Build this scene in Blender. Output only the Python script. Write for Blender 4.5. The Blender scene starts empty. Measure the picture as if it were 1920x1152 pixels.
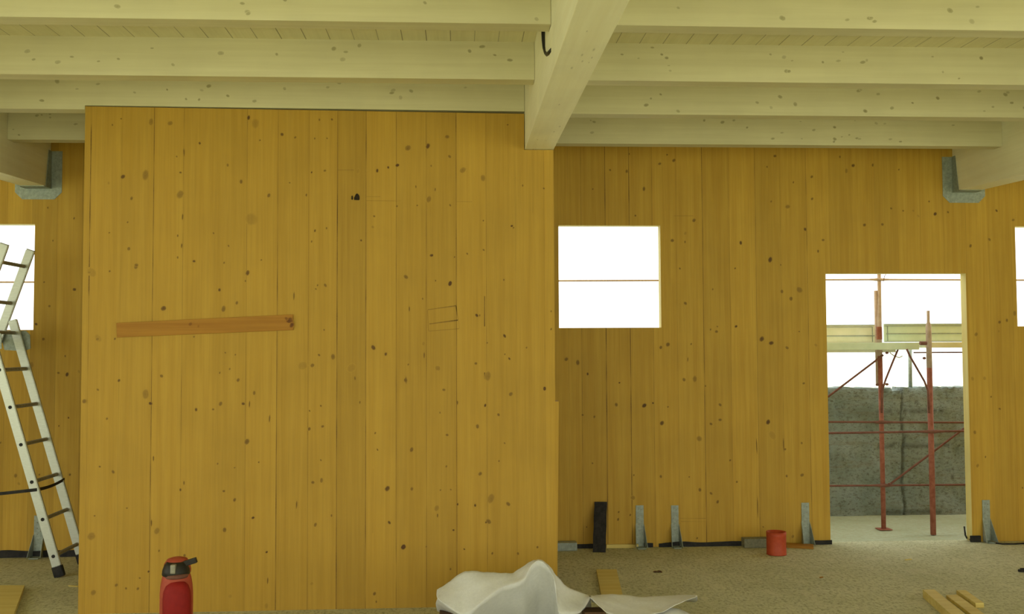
import bpy, bmesh, math, random
from mathutils import Vector, Matrix, noise
random.seed(7)
C = bpy.context.scene.collection
sc = bpy.context.scene

# ------------------------------------------------------------------ camera
EYE = Vector((0, 0, 1.55)); FPX = 1810.75
yaw, pitch, roll = .05544, .04332, -.00477
Fw = Vector((math.sin(yaw)*math.cos(pitch), math.cos(yaw)*math.cos(pitch), math.sin(pitch)))
R0 = Vector((math.cos(yaw), -math.sin(yaw), 0)); U0 = R0.cross(Fw)
Rt = R0*math.cos(roll) + U0*math.sin(roll); Up = -R0*math.sin(roll) + U0*math.cos(roll)
cam = bpy.data.cameras.new('camera'); camo = bpy.data.objects.new('camera', cam); C.objects.link(camo)
camo.matrix_world = Matrix(((Rt.x, Up.x, -Fw.x, EYE.x), (Rt.y, Up.y, -Fw.y, EYE.y), (Rt.z, Up.z, -Fw.z, EYE.z), (0, 0, 0, 1)))
cam.sensor_width = 36; cam.lens = FPX/1920*36; cam.clip_start = .05; cam.clip_end = 300
sc.camera = camo

# ------------------------------------------------------------------ light: overcast daylight from the open end of the shell
w = bpy.data.worlds.new('overcast_sky'); sc.world = w; w.use_nodes = True
bg = w.node_tree.nodes['Background']; bg.inputs['Color'].default_value = (.97, 1.0, .94, 1); bg.inputs['Strength'].default_value = 2.2
# sun on the ground and floor edge behind the camera, bouncing up into the shell
sun = bpy.data.lights.new('sun', 'SUN'); sun.energy = 13.0; sun.angle = .05; sun.color = (1, .98, .90)
suno = bpy.data.objects.new('sun', sun); C.objects.link(suno); suno.rotation_euler = (math.radians(43), 0, math.radians(18))
sc.view_settings.view_transform = 'Standard'; sc.view_settings.look = 'None'
sc.view_settings.exposure = 0.05; sc.view_settings.gamma = 1; sc.view_settings.use_curve_mapping = False

def ray(u, v): return Fw + Rt*((u-960)/FPX) + Up*((576-v)/FPX)
def at(u, v, Y):
    d = ray(u, v); return EYE + d*(Y/d.y)
def ground(u, v, z=0.0):
    d = ray(u, v); return EYE + d*((z-EYE.z)/d.z)

# ------------------------------------------------------------------ materials
def mat(name):
    m = bpy.data.materials.new(name); m.use_nodes = True; nt = m.node_tree
    b = nt.nodes['Principled BSDF']; return m, nt, b
def node(nt, t, **k):
    n = nt.nodes.new(t)
    for a, v in k.items():
        if a.startswith('i_'): n.inputs[a[2:].replace('_', ' ')].default_value = v
        else: setattr(n, a, v)
    return n
def mix(nt, fac, a, b, mode='MIX'):
    n = nt.nodes.new('ShaderNodeMix'); n.data_type = 'RGBA'; n.blend_type = mode
    for s, x in ((0, fac), (6, a), (7, b)):
        if isinstance(x, (int, float)): n.inputs[s].default_value = x
        elif isinstance(x, tuple): n.inputs[s].default_value = x if len(x) == 4 else (*x, 1)
        else: nt.links.new(x, n.inputs[s])
    return n.outputs[2]
def ramp(nt, src, *stops):
    n = nt.nodes.new('ShaderNodeValToRGB'); e = n.color_ramp.elements
    while len(e) < len(stops): e.new(.5)
    for k, (p, c) in enumerate(stops):
        e[k].position = p; e[k].color = (*c, 1) if isinstance(c, tuple) else (c, c, c, 1)
    nt.links.new(src, n.inputs[0]); return n.outputs[0]
def coords(nt, scale, src='Object'):
    t = nt.nodes.new('ShaderNodeTexCoord'); m = nt.nodes.new('ShaderNodeMapping'); m.inputs['Scale'].default_value = scale
    nt.links.new(t.outputs[src], m.inputs[0]); return m.outputs[0]
def noisetex(nt, vec, scale, detail=4, rough=.6):
    n = node(nt, 'ShaderNodeTexNoise'); n.inputs['Scale'].default_value = scale
    n.inputs['Detail'].default_value = detail; n.inputs['Roughness'].default_value = rough
    nt.links.new(vec, n.inputs['Vector']); return n.outputs[0]
def bump(nt, b, h, strength=.2, dist=.002):
    n = nt.nodes.new('ShaderNodeBump'); n.inputs['Strength'].default_value = strength; n.inputs['Distance'].default_value = dist
    nt.links.new(h, n.inputs['Height']); nt.links.new(n.outputs[0], b.inputs['Normal'])

def wood(name, light, dark, axis='Z', stain=(.10, .045, .01), rough=.6, grain=1.0, blot=(.5, .5, .5)):
    """board wood: grain along one axis, 'mark' attribute = knots and joints, 'tone' attribute = board tone"""
    m, nt, b = mat(name)
    sc_ = {'Z': (26, 26, .9), 'X': (.9, 26, 26), 'Y': (26, .9, 26)}[axis]
    sc2 = {'Z': (90, 90, 2.0), 'X': (2.0, 90, 90), 'Y': (90, 2.0, 90)}[axis]
    g = noisetex(nt, coords(nt, sc_), 1, 5, .6); g2 = noisetex(nt, coords(nt, sc2), 1, 3, .6)
    col = mix(nt, ramp(nt, g, (.38, 0.0), (.66, 1.0)), light, dark)
    col = mix(nt, ramp(nt, g2, (.35, .10*grain), (.6, 0.0)), col, stain)
    big = noisetex(nt, coords(nt, (1, 1, 1)), 3.2, 3, .55)
    col = mix(nt, ramp(nt, big, (.40, 0.0), (.75, .14)), col, tuple(x*.45 for x in light))
    at_ = node(nt, 'ShaderNodeAttribute', attribute_name='tone')
    t = node(nt, 'ShaderNodeMath', operation='MULTIPLY_ADD'); nt.links.new(at_.outputs['Fac'], t.inputs[0]); t.inputs[1].default_value = 1; t.inputs[2].default_value = 1
    hv = node(nt, 'ShaderNodeHueSaturation'); nt.links.new(t.outputs[0], hv.inputs['Value']); nt.links.new(col, hv.inputs['Color']); col = hv.outputs[0]
    mk = node(nt, 'ShaderNodeAttribute', attribute_name='mark')
    fine = noisetex(nt, coords(nt, (1, 1, 1)), 160, 3, .6)
    mm = node(nt, 'ShaderNodeMath', operation='MULTIPLY_ADD'); nt.links.new(fine, mm.inputs[0]); mm.inputs[1].default_value = .7; mm.inputs[2].default_value = .65
    m3 = node(nt, 'ShaderNodeMath', operation='MULTIPLY', use_clamp=True); nt.links.new(mk.outputs['Fac'], m3.inputs[0]); nt.links.new(mm.outputs[0], m3.inputs[1])
    col = mix(nt, m3.outputs[0], col, stain)
    nt.links.new(col, b.inputs['Base Color']); b.inputs['Roughness'].default_value = rough; b.inputs['Specular IOR Level'].default_value = .25
    bump(nt, b, g2, .12, .001)
    return m

def plain(name, c1, c2, scale=20, rough=.6, metal=0, bs=.1, stretch=(1, 1, 1)):
    m, nt, b = mat(name)
    n = noisetex(nt, coords(nt, stretch), scale, 5, .6)
    nt.links.new(ramp(nt, n, (.35, c1), (.68, c2)), b.inputs['Base Color'])
    b.inputs['Roughness'].default_value = rough; b.inputs['Metallic'].default_value = metal
    b.inputs['Specular IOR Level'].default_value = .3
    bump(nt, b, n, bs, .002)
    return m

YEL = ((.66, .415, .052), (.57, .335, .035))
M_panel = wood('spruce_panel_wood', (.50, .302, .040), (.455, .266, .031))
M_far = wood('spruce_wall_wood', (.58, .36, .05), (.51, .30, .036))
M_saw = wood('sawn_edge_wood', (.72, .60, .22), (.66, .52, .17))
M_joist = wood('whitewashed_beam_wood', (.69, .645, .415), (.645, .595, .37), 'X', (.30, .26, .13), .6, .3)
M_gird = wood('whitewashed_girder_wood', (.92, .89, .65), (.88, .84, .59), 'Y', (.32, .29, .16), .6, .3)
M_board = wood('whitewashed_ceiling_boards', (.80, .74, .47), (.75, .69, .42), 'Y', (.10, .07, .03), .6, .4)
M_lath = wood('brown_stained_wood', (.42, .20, .022), (.33, .14, .014), 'X', (.10, .03, .005))
M_lumber = wood('fresh_cut_lumber', (.74, .60, .20), (.66, .50, .14), 'X', (.2, .1, .02))
M_brownwood = wood('dark_brown_wood', (.16, .085, .03), (.10, .05, .02), 'X')
M_brownhole = plain('charred_hole', (.02, .014, .006), (.035, .022, .01), 60, .95)
M_black = plain('black_rubber', (.012, .011, .010), (.03, .027, .024), 30, .7)
M_zinc = plain('galvanised_steel', (.26, .30, .25), (.38, .42, .36), 40, .5, .35)
M_alu = plain('brushed_aluminium', (.52, .54, .46), (.64, .66, .58), 25, .4, .45, .05, (1, 1, 20))
M_rung = plain('worn_aluminium_rungs', (.26, .25, .18), (.36, .34, .26), 40, .5, .4)
M_rust = plain('rusty_red_scaffold_paint', (.25, .075, .04), (.36, .13, .08), 25, .65)
M_rust2 = plain('dark_rusty_steel', (.14, .055, .035), (.22, .09, .06), 25, .65)
M_glare = plain('glare_paled_scaffold_steel', (.44, .32, .23), (.54, .42, .32), 25, .65)  # rust paint lightened: sky glow around upper posts and rails put into the colour
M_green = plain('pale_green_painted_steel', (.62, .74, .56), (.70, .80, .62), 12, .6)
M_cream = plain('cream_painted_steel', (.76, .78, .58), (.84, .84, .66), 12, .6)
M_pipe = plain('orange_red_plastic', (.44, .062, .022), (.52, .085, .03), 30, .5)
M_redtool = plain('dark_red_plastic', (.24, .008, .006), (.28, .011, .008), 30, .7)
M_redlight = plain('worn_red_plastic', (.42, .08, .04), (.35, .055, .025), 30, .6)
M_greyblock = plain('grey_cement_block', (.20, .20, .14), (.30, .29, .20), 60, .9)
M_conduit = plain('black_conduit_plastic', (.015, .013, .009), (.03, .026, .018), 30, .5)

# concrete floor: dusty, mottled
M_floor, nt, b = mat('dusty_concrete')
n1 = noisetex(nt, coords(nt, (1, 1, 1)), 1.3, 6, .62); n2 = noisetex(nt, coords(nt, (1, .55, 1)), 46, 8, .82); n3 = noisetex(nt, coords(nt, (1, .6, 1)), 7, 6, .75)
c = ramp(nt, n1, (.35, (.52, .51, .315)), (.65, (.65, .635, .42)))
c = mix(nt, ramp(nt, n2, (.40, .85), (.52, 0.0)), c, (.28, .26, .15))
c = mix(nt, ramp(nt, n3, (.52, 0.0), (.62, .5)), c, (.66, .62, .42))
nt.links.new(c, b.inputs['Base Color']); b.inputs['Roughness'].default_value = .9; b.inputs['Specular IOR Level'].default_value = .2
bump(nt, b, n2, .6, .006)
# outside ground
M_ground, nt, b = mat('pale_sandy_ground')
n1 = noisetex(nt, coords(nt, (1, 1, 1)), 2.2, 6, .62); n2 = noisetex(nt, coords(nt, (1, 1, 1)), 30, 6, .7)
c = ramp(nt, n1, (.35, (.40, .43, .27)), (.65, (.48, .52, .36)))
c = mix(nt, ramp(nt, n2, (.40, .35), (.58, 0.0)), c, (.34, .28, .14))
nt.links.new(c, b.inputs['Base Color']); b.inputs['Roughness'].default_value = .95; bump(nt, b, n2, .6, .01)
# rough cast concrete
M_conc, nt, b = mat('rough_cast_concrete')
n1 = noisetex(nt, coords(nt, (1, 1, 1)), 2.6, 6, .65); n2 = noisetex(nt, coords(nt, (1, 1, 1.6)), 30, 8, .78); n3 = noisetex(nt, coords(nt, (.5, 1, 5)), 3, 5, .7)
c = ramp(nt, n1, (.34, (.26, .33, .31)), (.64, (.38, .44, .41)))
c = mix(nt, ramp(nt, n2, (.36, .9), (.50, 0.0)), c, (.13, .13, .09))
c = mix(nt, ramp(nt, n3, (.50, 0.0), (.70, .5)), c, (.26, .23, .13))
mk = node(nt, 'ShaderNodeAttribute', attribute_name='mark'); c = mix(nt, mk.outputs['Fac'], c, (.06, .06, .045))
nt.links.new(c, b.inputs['Base Color']); b.inputs['Roughness'].default_value = .95; bump(nt, b, n2, 1.0, .02)
# non-woven sheet
M_sheet, nt, b = mat('white_nonwoven_sheet')
n1 = noisetex(nt, coords(nt, (1, 1, 1)), 60, 5, .7)
nt.links.new(ramp(nt, n1, (.3, (.64, .64, .60)), (.7, (.72, .72, .68))), b.inputs['Base Color'])
b.inputs['Roughness'].default_value = .9; b.inputs['Subsurface Weight'].default_value = 0; bump(nt, b, n1, .25, .003)

# ------------------------------------------------------------------ mesh helpers
def new_bm():
    bm = bmesh.new(); bm.verts.layers.float.new('mark'); bm.verts.layers.float.new('tone'); return bm
def link(name, bm, mats, parent=None, smooth=False, recalc=True):
    if recalc: bmesh.ops.recalc_face_normals(bm, faces=bm.faces)
    me = bpy.data.meshes.new(name); bm.to_mesh(me); bm.free()
    for m in (mats if isinstance(mats, (list, tuple)) else [mats]): me.materials.append(m)
    if smooth:
        for p in me.polygons: p.use_smooth = True
    o = bpy.data.objects.new(name, me); C.objects.link(o)
    if parent: o.parent = parent
    return o
def tag(o, label, cat, group=None, kind=None):
    o['label'] = label; o['category'] = cat
    if group: o['group'] = group
    if kind: o['kind'] = kind
    return o
def struct(o): o['kind'] = 'structure'; return o
def thing(name, label, cat, loc=(0, 0, 0), group=None):
    o = bpy.data.objects.new(name, None); o.empty_display_size = .1; C.objects.link(o); o.location = loc
    return tag(o, label, cat, group)
def box(bm, x0, x1, y0, y1, z0, z1, bev=0, mi=0, M=None):
    vs = [bm.verts.new((x, y, z)) for x in (x0, x1) for y in (y0, y1) for z in (z0, z1)]
    fs = [bm.faces.new([vs[i] for i in f]) for f in ((0, 1, 3, 2), (4, 6, 7, 5), (0, 4, 5, 1), (2, 3, 7, 6), (0, 2, 6, 4), (1, 5, 7, 3))]
    for f in fs: f.material_index = mi
    if M: bmesh.ops.transform(bm, matrix=M, verts=vs)
    if bev: bmesh.ops.bevel(bm, geom=list({e for f in fs for e in f.edges}), offset=bev, segments=2, affect='EDGES', profile=.6)
    return vs
def prism(bm, pts, off, mi=0):
    """polygon (3D points) extruded by vector off"""
    a = [bm.verts.new(p) for p in pts]; b_ = [bm.verts.new(Vector(p)+Vector(off)) for p in pts]
    n = len(pts); fs = [bm.faces.new(a), bm.faces.new(b_[::-1])]
    for i in range(n): fs.append(bm.faces.new((a[i], b_[i], b_[(i+1) % n], a[(i+1) % n])))
    for f in fs: f.material_index = mi
    return a+b_
def tube(bm, pts, r, n=12, cap=True, flat=None, mi=0):
    pts = [Vector(p) for p in pts]; rs = r if isinstance(r, (list, tuple)) else [r]*len(pts)
    rings = []; up = None
    for i, p in enumerate(pts):
        d = (pts[min(i+1, len(pts)-1)]-pts[max(i-1, 0)]).normalized()
        if up is None: up = Vector((0, 0, 1)) if abs(d.z) < .9 else Vector((0, 1, 0))
        s = d.cross(up).normalized(); u = s.cross(d).normalized(); up = u
        fl = flat[i] if flat else 1
        rings.append([bm.verts.new(p+s*(rs[i]*math.cos(2*math.pi*k/n))/max(fl, .3) * 1.0 + u*(rs[i]*math.sin(2*math.pi*k/n))*1.0) if not flat else
                      bm.verts.new(p+s*(rs[i]*math.cos(2*math.pi*k/n)*fl)+u*(rs[i]*math.sin(2*math.pi*k/n)*(2-fl))) for k in range(n)])
    for a, b_ in zip(rings, rings[1:]):
        for k in range(n):
            f = bm.faces.new((a[k], a[(k+1) % n], b_[(k+1) % n], b_[k])); f.material_index = mi; f.smooth = True
    if cap: bm.faces.new(rings[0][::-1]).material_index = mi; bm.faces.new(rings[-1]).material_index = mi
    return rings
def marks(bm, Y, knots=(), slits=(), lines=(), eps=.0006):
    """knots/slits/joint lines as thin faces lying on the board face at depth Y; same material, 'mark' says how dark"""
    mk = bm.verts.layers.float['mark']; tn = bm.verts.layers.float['tone']
    seen = []; base = eps
    for (x, z, r, dk, asp) in knots:
        if any(abs(x-a)+abs(z-c_) < .008 and abs(r-q) < .006 for a, c_, q in seen): continue
        seen.append((x, z, r)); eps = base+.00003*(len(seen) % 50)
        tilt = random.uniform(-.5, .5); n = 14; tone = random.uniform(-.02, .02)
        cv = bm.verts.new((x, Y-eps, z)); cv[mk] = dk; rings = []
        for fr, dv in ((.62, dk*random.uniform(.75, 1.0)), (.85, dk*.8), (1.25, 0.0)):
            ring = []
            for k in range(n):
                a = 2*math.pi*k/n; rr = r*fr*(1+.14*math.sin(2*a+tilt*7)+random.uniform(-.07, .07))
                dx, dz = rr*math.cos(a), rr*math.sin(a)*asp
                v = bm.verts.new((x+dx*math.cos(tilt)-dz*math.sin(tilt)*.5, Y-eps, z+dz+dx*math.sin(tilt)*.3)); v[mk] = dv; ring.append(v)
            rings.append(ring)
        for k in range(n): bm.faces.new((cv, rings[0][k], rings[0][(k+1) % n]))
        for a, b_ in zip(rings, rings[1:]):
            for k in range(n): bm.faces.new((a[k], b_[k], b_[(k+1) % n], a[(k+1) % n]))
    eps = base+.0017
    for (x, z, h, wd, dk) in slits:
        t = random.uniform(-.08, .08)
        pts = [(-.5, 0), (-.2, .5), (.2, .6), (.5, 0), (.2, -.5), (-.2, -.45)]
        cv = bm.verts.new((x, Y-eps, z)); cv[mk] = dk
        ring = []
        for (a, c_) in pts:
            v = bm.verts.new((x+c_*wd+a*h*t, Y-eps, z+a*h)); v[mk] = dk*.8; ring.append(v)
        for k in range(6): bm.faces.new((cv, ring[k], ring[(k+1) % 6]))
    eps = base
    for (p, q, wd, dk) in lines:   # p,q=(x,z)
        p = Vector(p); q = Vector(q); L = (q-p).length; n = max(1, int(L/.05)); d = (q-p)/L; s = Vector((-d.y, d.x))*wd/2
        prev = None; ph = random.uniform(0, 50)
        for i in range(n+1):
            c_ = p+(q-p)*i/n; k = dk(i/n) if callable(dk) else dk
            k = max(0, min(1, k*(.75+.7*noise.noise(Vector((ph, i*.35, 0))))))
            a = bm.verts.new((c_.x-s.x, Y-eps*.6, c_.y-s.y)); b_ = bm.verts.new((c_.x+s.x, Y-eps*.6, c_.y+s.y)); a[mk] = b_[mk] = k
            if prev: bm.faces.new((prev[0], prev[1], b_, a))
            prev = (a, b_)
def holed_wall(bm, xs, zs, inside, Y, T, tone_of, reveal=1):
    """grid slab in XZ; only cells where inside(xc,zc) holds; front at Y, back at Y+T"""
    tn = bm.verts.layers.float['tone']; nx, nz = len(xs)-1, len(zs)-1
    on = [[inside((xs[i]+xs[i+1])/2, (zs[j]+zs[j+1])/2) for j in range(nz)] for i in range(nx)]
    def quad(ps, tone, mi=0):
        vs = [bm.verts.new(p) for p in ps]
        for v in vs: v[tn] = tone
        bm.faces.new(vs).material_index = mi
    for i in range(nx):
        for j in range(nz):
            if not on[i][j]: continue
            x0, x1, z0, z1 = xs[i], xs[i+1], zs[j], zs[j+1]; t = tone_of((x0+x1)/2)
            quad([(x0, Y, z0), (x1, Y, z0), (x1, Y, z1), (x0, Y, z1)], t)
            quad([(x0, Y+T, z0), (x0, Y+T, z1), (x1, Y+T, z1), (x1, Y+T, z0)], t)
            if i == 0 or not on[i-1][j]: quad([(x0, Y, z0), (x0, Y, z1), (x0, Y+T, z1), (x0, Y+T, z0)], 0, reveal)
            if i == nx-1 or not on[i+1][j]: quad([(x1, Y, z0), (x1, Y+T, z0), (x1, Y+T, z1), (x1, Y, z1)], 0, reveal)
            if j == 0 or not on[i][j-1]: quad([(x0, Y, z0), (x0, Y+T, z0), (x1, Y+T, z0), (x1, Y, z0)], 0, reveal)
            if j == nz-1 or not on[i][j+1]: quad([(x0, Y, z1), (x1, Y, z1), (x1, Y+T, z1), (x0, Y+T, z1)], 0, reveal)

# ------------------------------------------------------------------ room dimensions (metres, camera stands at x=0 y=0)
YP, YW, TW = 5.891, 7.533, .085
zb = lambda Y: 1.442+.01315*(Y-5)+1.55        # joist undersides
zg = lambda Y: 1.2186+.01315*(Y-5)+1.55       # girder underside
JH = .205                                      # joist depth
zc = lambda Y: zb(Y)+JH                        # ceiling boards
GX0, GX1, GL, GR = .412, .590, -3.116, 3.984
XL, XR, YB = -7.0, 7.6, -4.0

# floor and outside ground
bm = new_bm(); n_ = 60
vs = [[bm.verts.new((XL+(XR-XL)*i/n_, -4.6+(YW+TW+4.6)*j/n_, 0)) for j in range(n_+1)] for i in range(n_+1)]
for i in range(n_):
    for j in range(n_): bm.faces.new((vs[i][j], vs[i+1][j], vs[i+1][j+1], vs[i][j+1]))
r = bmesh.ops.extrude_face_region(bm, geom=list(bm.faces)); bmesh.ops.translate(bm, vec=(0, 0, -.15), verts=[v for v in r['geom'] if isinstance(v, bmesh.types.BMVert)])
struct(link('floor', bm, M_floor))
bm = new_bm()
for (x0, x1, y0, y1) in ((-40, 40, YW+TW, 40), (-40, 40, -40, -4.6), (-40, XL, -4.6, YW+TW), (XR, 40, -4.6, YW+TW)):
    box(bm, x0, x1, y0, y1, -.25, -.006)
o = struct(link('ground', bm, M_ground)); o['label'] = 'pale sandy ground outside the wall openings'

# ceiling boards (laid along Y) with a joint every 13 cm
bm = new_bm(); y0, y1 = YB, YW+TW
prism(bm, [(XL, y0, zc(y0)), (XR, y0, zc(y0)), (XR, y1, zc(y1)), (XL, y1, zc(y1))], (0, 0, .05))
mk = bm.verts.layers.float['mark']; jx = at(980, 84, 5.05).x; k = -56
while k < 56:
    x = jx+k*.1275; k += 1
    if not XL < x < XR: continue
    prev = None
    for i in range(25):
        y = y0+(y1-y0)*i/24; dk = .55+.3*noise.noise(Vector((x*3, i*.9, 2)))
        a = bm.verts.new((x-.0022, y, zc(y)-.0007)); b_ = bm.verts.new((x+.0022, y, zc(y)-.0007)); a[mk] = b_[mk] = dk
        if prev: bm.faces.new((prev[0], prev[1], b_, a))
        prev = (a, b_)
struct(link('ceiling', bm, M_board, recalc=False))

# ------------------------------------------------------------------ knots read off the photo, converted to wall metres
def knot_list(Y, crops):
    ks, ss = [], []
    for (ox, oy, s, data) in crops:
        for t in data:
            x, y, r = t[:3]; typ = t[3] if len(t) > 3 else 'n'
            p = at(ox+x/s, oy+y/s, Y); m = Y/FPX
            if typ == 's': ss.append((p.x, p.z, r/s*m, .007, .75))
            else:
                dk = {'n': .72, 'd': .98, 'k': 1.3, 'm': .50, 'f': .26, 'r': .6}[typ]
                ks.append((p.x, p.z, max(r, 1.5)*m, dk, random.uniform(.9, 1.35)))
    return ks, ss
panel_crops = [
 (140, 200, 3.839, [(550,110,4.4,'m'),(688,120,3.8,'m'),(335,88,1.5),(272,132,1.5),(900,264,2.2,'d'),(1252,80,2.8,'d'),(1300,122,7,'f'),(1493,201,2.5,'d'),(1588,222,2),(1728,230,1.6),(1762,95,1.8),(348,505,3.5,'d'),(510,493,6,'m'),(410,661,2.5),(762,475,2),(760,632,6,'m'),(735,360,1.2),(1102,422,2.2),(1198,541,3),(1398,640,3),(1270,810,9,'f'),(1706,474,1.4,'d'),(1668,637,1.8),(1334,243,1.2),(1548,549,1),(245,551,2,'f'),(250,909,1.4),(382,833,1.3),(390,1024,3),(742,930,1.6),(1000,912,1.4),(1108,1003,1.2),(742,1087,1.6),(860,1114,2.4,'d'),(1076,1125,1.3),(1344,1105,1.2),(1730,894,1.8,'d'),(1706,972,1.3),(445,1142,3),(787,330,60,'s'),(777,795,50,'s'),(770,1003,40,'s')]),
 (580, 200, 3.84, [(73,95,1.6),(163,93,1.8),(40,230,1.4),(128,229,1.4),(16,473,1.4),(112,462,2.2),(710,298,4.5,'n'),(853,285,4,'d'),(993,218,3.4),(1010,360,2.6),(634,423,3,'k'),(568,439,2,'d'),(489,462,2.5,'d'),(1105,458,5,'m'),(1250,515,4.5,'m'),(1428,131,1.4),(860,668,4.5,'m'),(777,712,1.5),(1014,711,1.8),(630,718,1.6),(350,466,3,'f'),(467,790,1.8),(457,868,2,'f'),(373,964,2,'d'),(40,893,1.5),(124,876,1.7),(880,1072,3,'d'),(1253,822,1.4),(1458,860,2.2,'d'),(1470,873,1),(1536,569,1.2),(1688,590,1.2),(1045,1084,1.5),(1137,1060,1.6),(1255,1033,2),(877,427,1.3),(767,578,24,'s'),(906,598,28,'s')]),
 (140, 500, 3.6, [(115,40,7,'f'),(100,40,2.5,'m'),(237,32,1.3),(5,158,2),(415,2,3),(1168,43,3.5,'d'),(1153,98,1.3),(978,158,2.6,'d'),(600,283,4,'d'),(1005,286,3.8),(1095,246,2.6),(160,485,5,'f'),(155,490,2.6,'m'),(272,489,1.8),(806,475,1.2),(1480,200,60,'s'),(1640,127,1.5),(1628,152,1.5),(1017,582,.9),(1085,596,1),(980,718,1.3),(1047,692,1.3),(587,740,2.5),(1104,767,2.6),(300,770,2.4,'d'),(480,862,6,'m'),(157,832,2),(65,910,3.2),(513,925,3,'d'),(820,967,2.5,'d'),(935,965,1.8),(985,927,3.4,'n'),(1138,927,2.6,'d'),(1212,854,2.6),(218,1028,1.8),(1583,1097,2.5),(1605,668,3),(1540,670,7,'f'),(1650,598,2),(25,705,3,'f'),(1586,975,1),(1180,930,50,'s'),(1315,1028,55,'s')]),
 (140, 820, 3.6, [(1163,31,4,'n'),(170,200,1.7),(260,235,2.4),(532,145,40,'s'),(738,310,30,'s'),(714,356,2,'d'),(965,180,1.4),(1080,207,1.2),(1007,365,2.2),(1080,424,2.8),(1243,170,1.2),(1608,306,2.6),(1204,545,2.5,'d'),(1012,627,3.6),(1625,592,2.6),(555,635,4,'m'),(135,532,1.5),(113,670,6,'m'),(353,480,1),(1296,777,2,'d'),(742,800,2.4),(500,908,1.8,'d'),(440,952,1.6),(282,1000,2.4),(347,1022,2),(427,1024,2.2),(127,1050,4,'m'),(1600,990,2.6,'f'),(1050,1075,3,'f'),(1295,1140,3,'f'),(570,768,1.2),(1498,458,60,'s'),(1303,970,50,'s'),(518,580,50,'s')]),
 (580, 500, 3.6, [(45,152,1.8),(108,127,2.6),(55,127,1.5),(652,70,3.6),(950,115,3.3,'k'),(852,96,1.5),(765,218,1.1),(1313,90,1.4),(675,287,40,'s'),(1130,330,2.6,'d'),(1150,330,1),(432,548,3.8,'d'),(516,592,2.4,'d'),(65,600,2.2),(160,610,4,'n'),(25,665,2.5),(285,685,7,'f'),(775,600,45,'s'),(770,520,3,'f'),(867,687,4,'m'),(1318,469,2.6,'d'),(1320,593,1.3),(1350,623,2,'d'),(1124,655,2.2),(1466,548,1.4),(1205,740,6,'m'),(653,768,55,'s'),(650,768,3.2,'n'),(308,755,30,'s'),(908,833,2.8),(1360,862,3.4),(1588,825,2.8,'k'),(341,918,24,'s'),(1000,920,30,'s'),(1187,938,2.2,'d'),(1277,1001,2.2),(882,987,1.2),(1135,1080,3),(90,1080,2.4),(78,941,1.6),(930,1138,2.6),(445,1125,1.2),(668,662,1.2),(100,428,1.3),(1200,516,1.2),(1632,303,1.2),(1632,423,1.2),(5,975,1.5),(5,1095,1.8)]),
 (580, 820, 3.6, [(690,85,3.4),(527,348,4.2,'d'),(692,350,2.8),(460,85,1.2),(78,156,1.2),(925,198,1.8),(1318,41,1.3),(1153,248,3.2,'n'),(1280,162,1.5),(22,310,2.6),(82,292,2.8),(1225,415,6,'m'),(1342,452,3.6,'n'),(1210,570,4.5,'n'),(1193,576,1.5,'d'),(860,480,4,'m'),(865,530,30,'s'),(1000,454,2.1,'d'),(1119,461,2,'d'),(540,577,2.5,'d'),(150,530,1.6),(42,592,2),(973,628,1.8,'d'),(635,742,4.4,'k'),(790,740,1.5),(1046,757,1.6,'d'),(1235,785,1.8),(1408,787,2.4),(1540,744,1.8),(953,892,1.9),(15,990,2.6),(440,1058,2.6),(452,1112,1.4),(655,1135,2.4),(885,358,1.2),(955,355,1.3)])]
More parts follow.
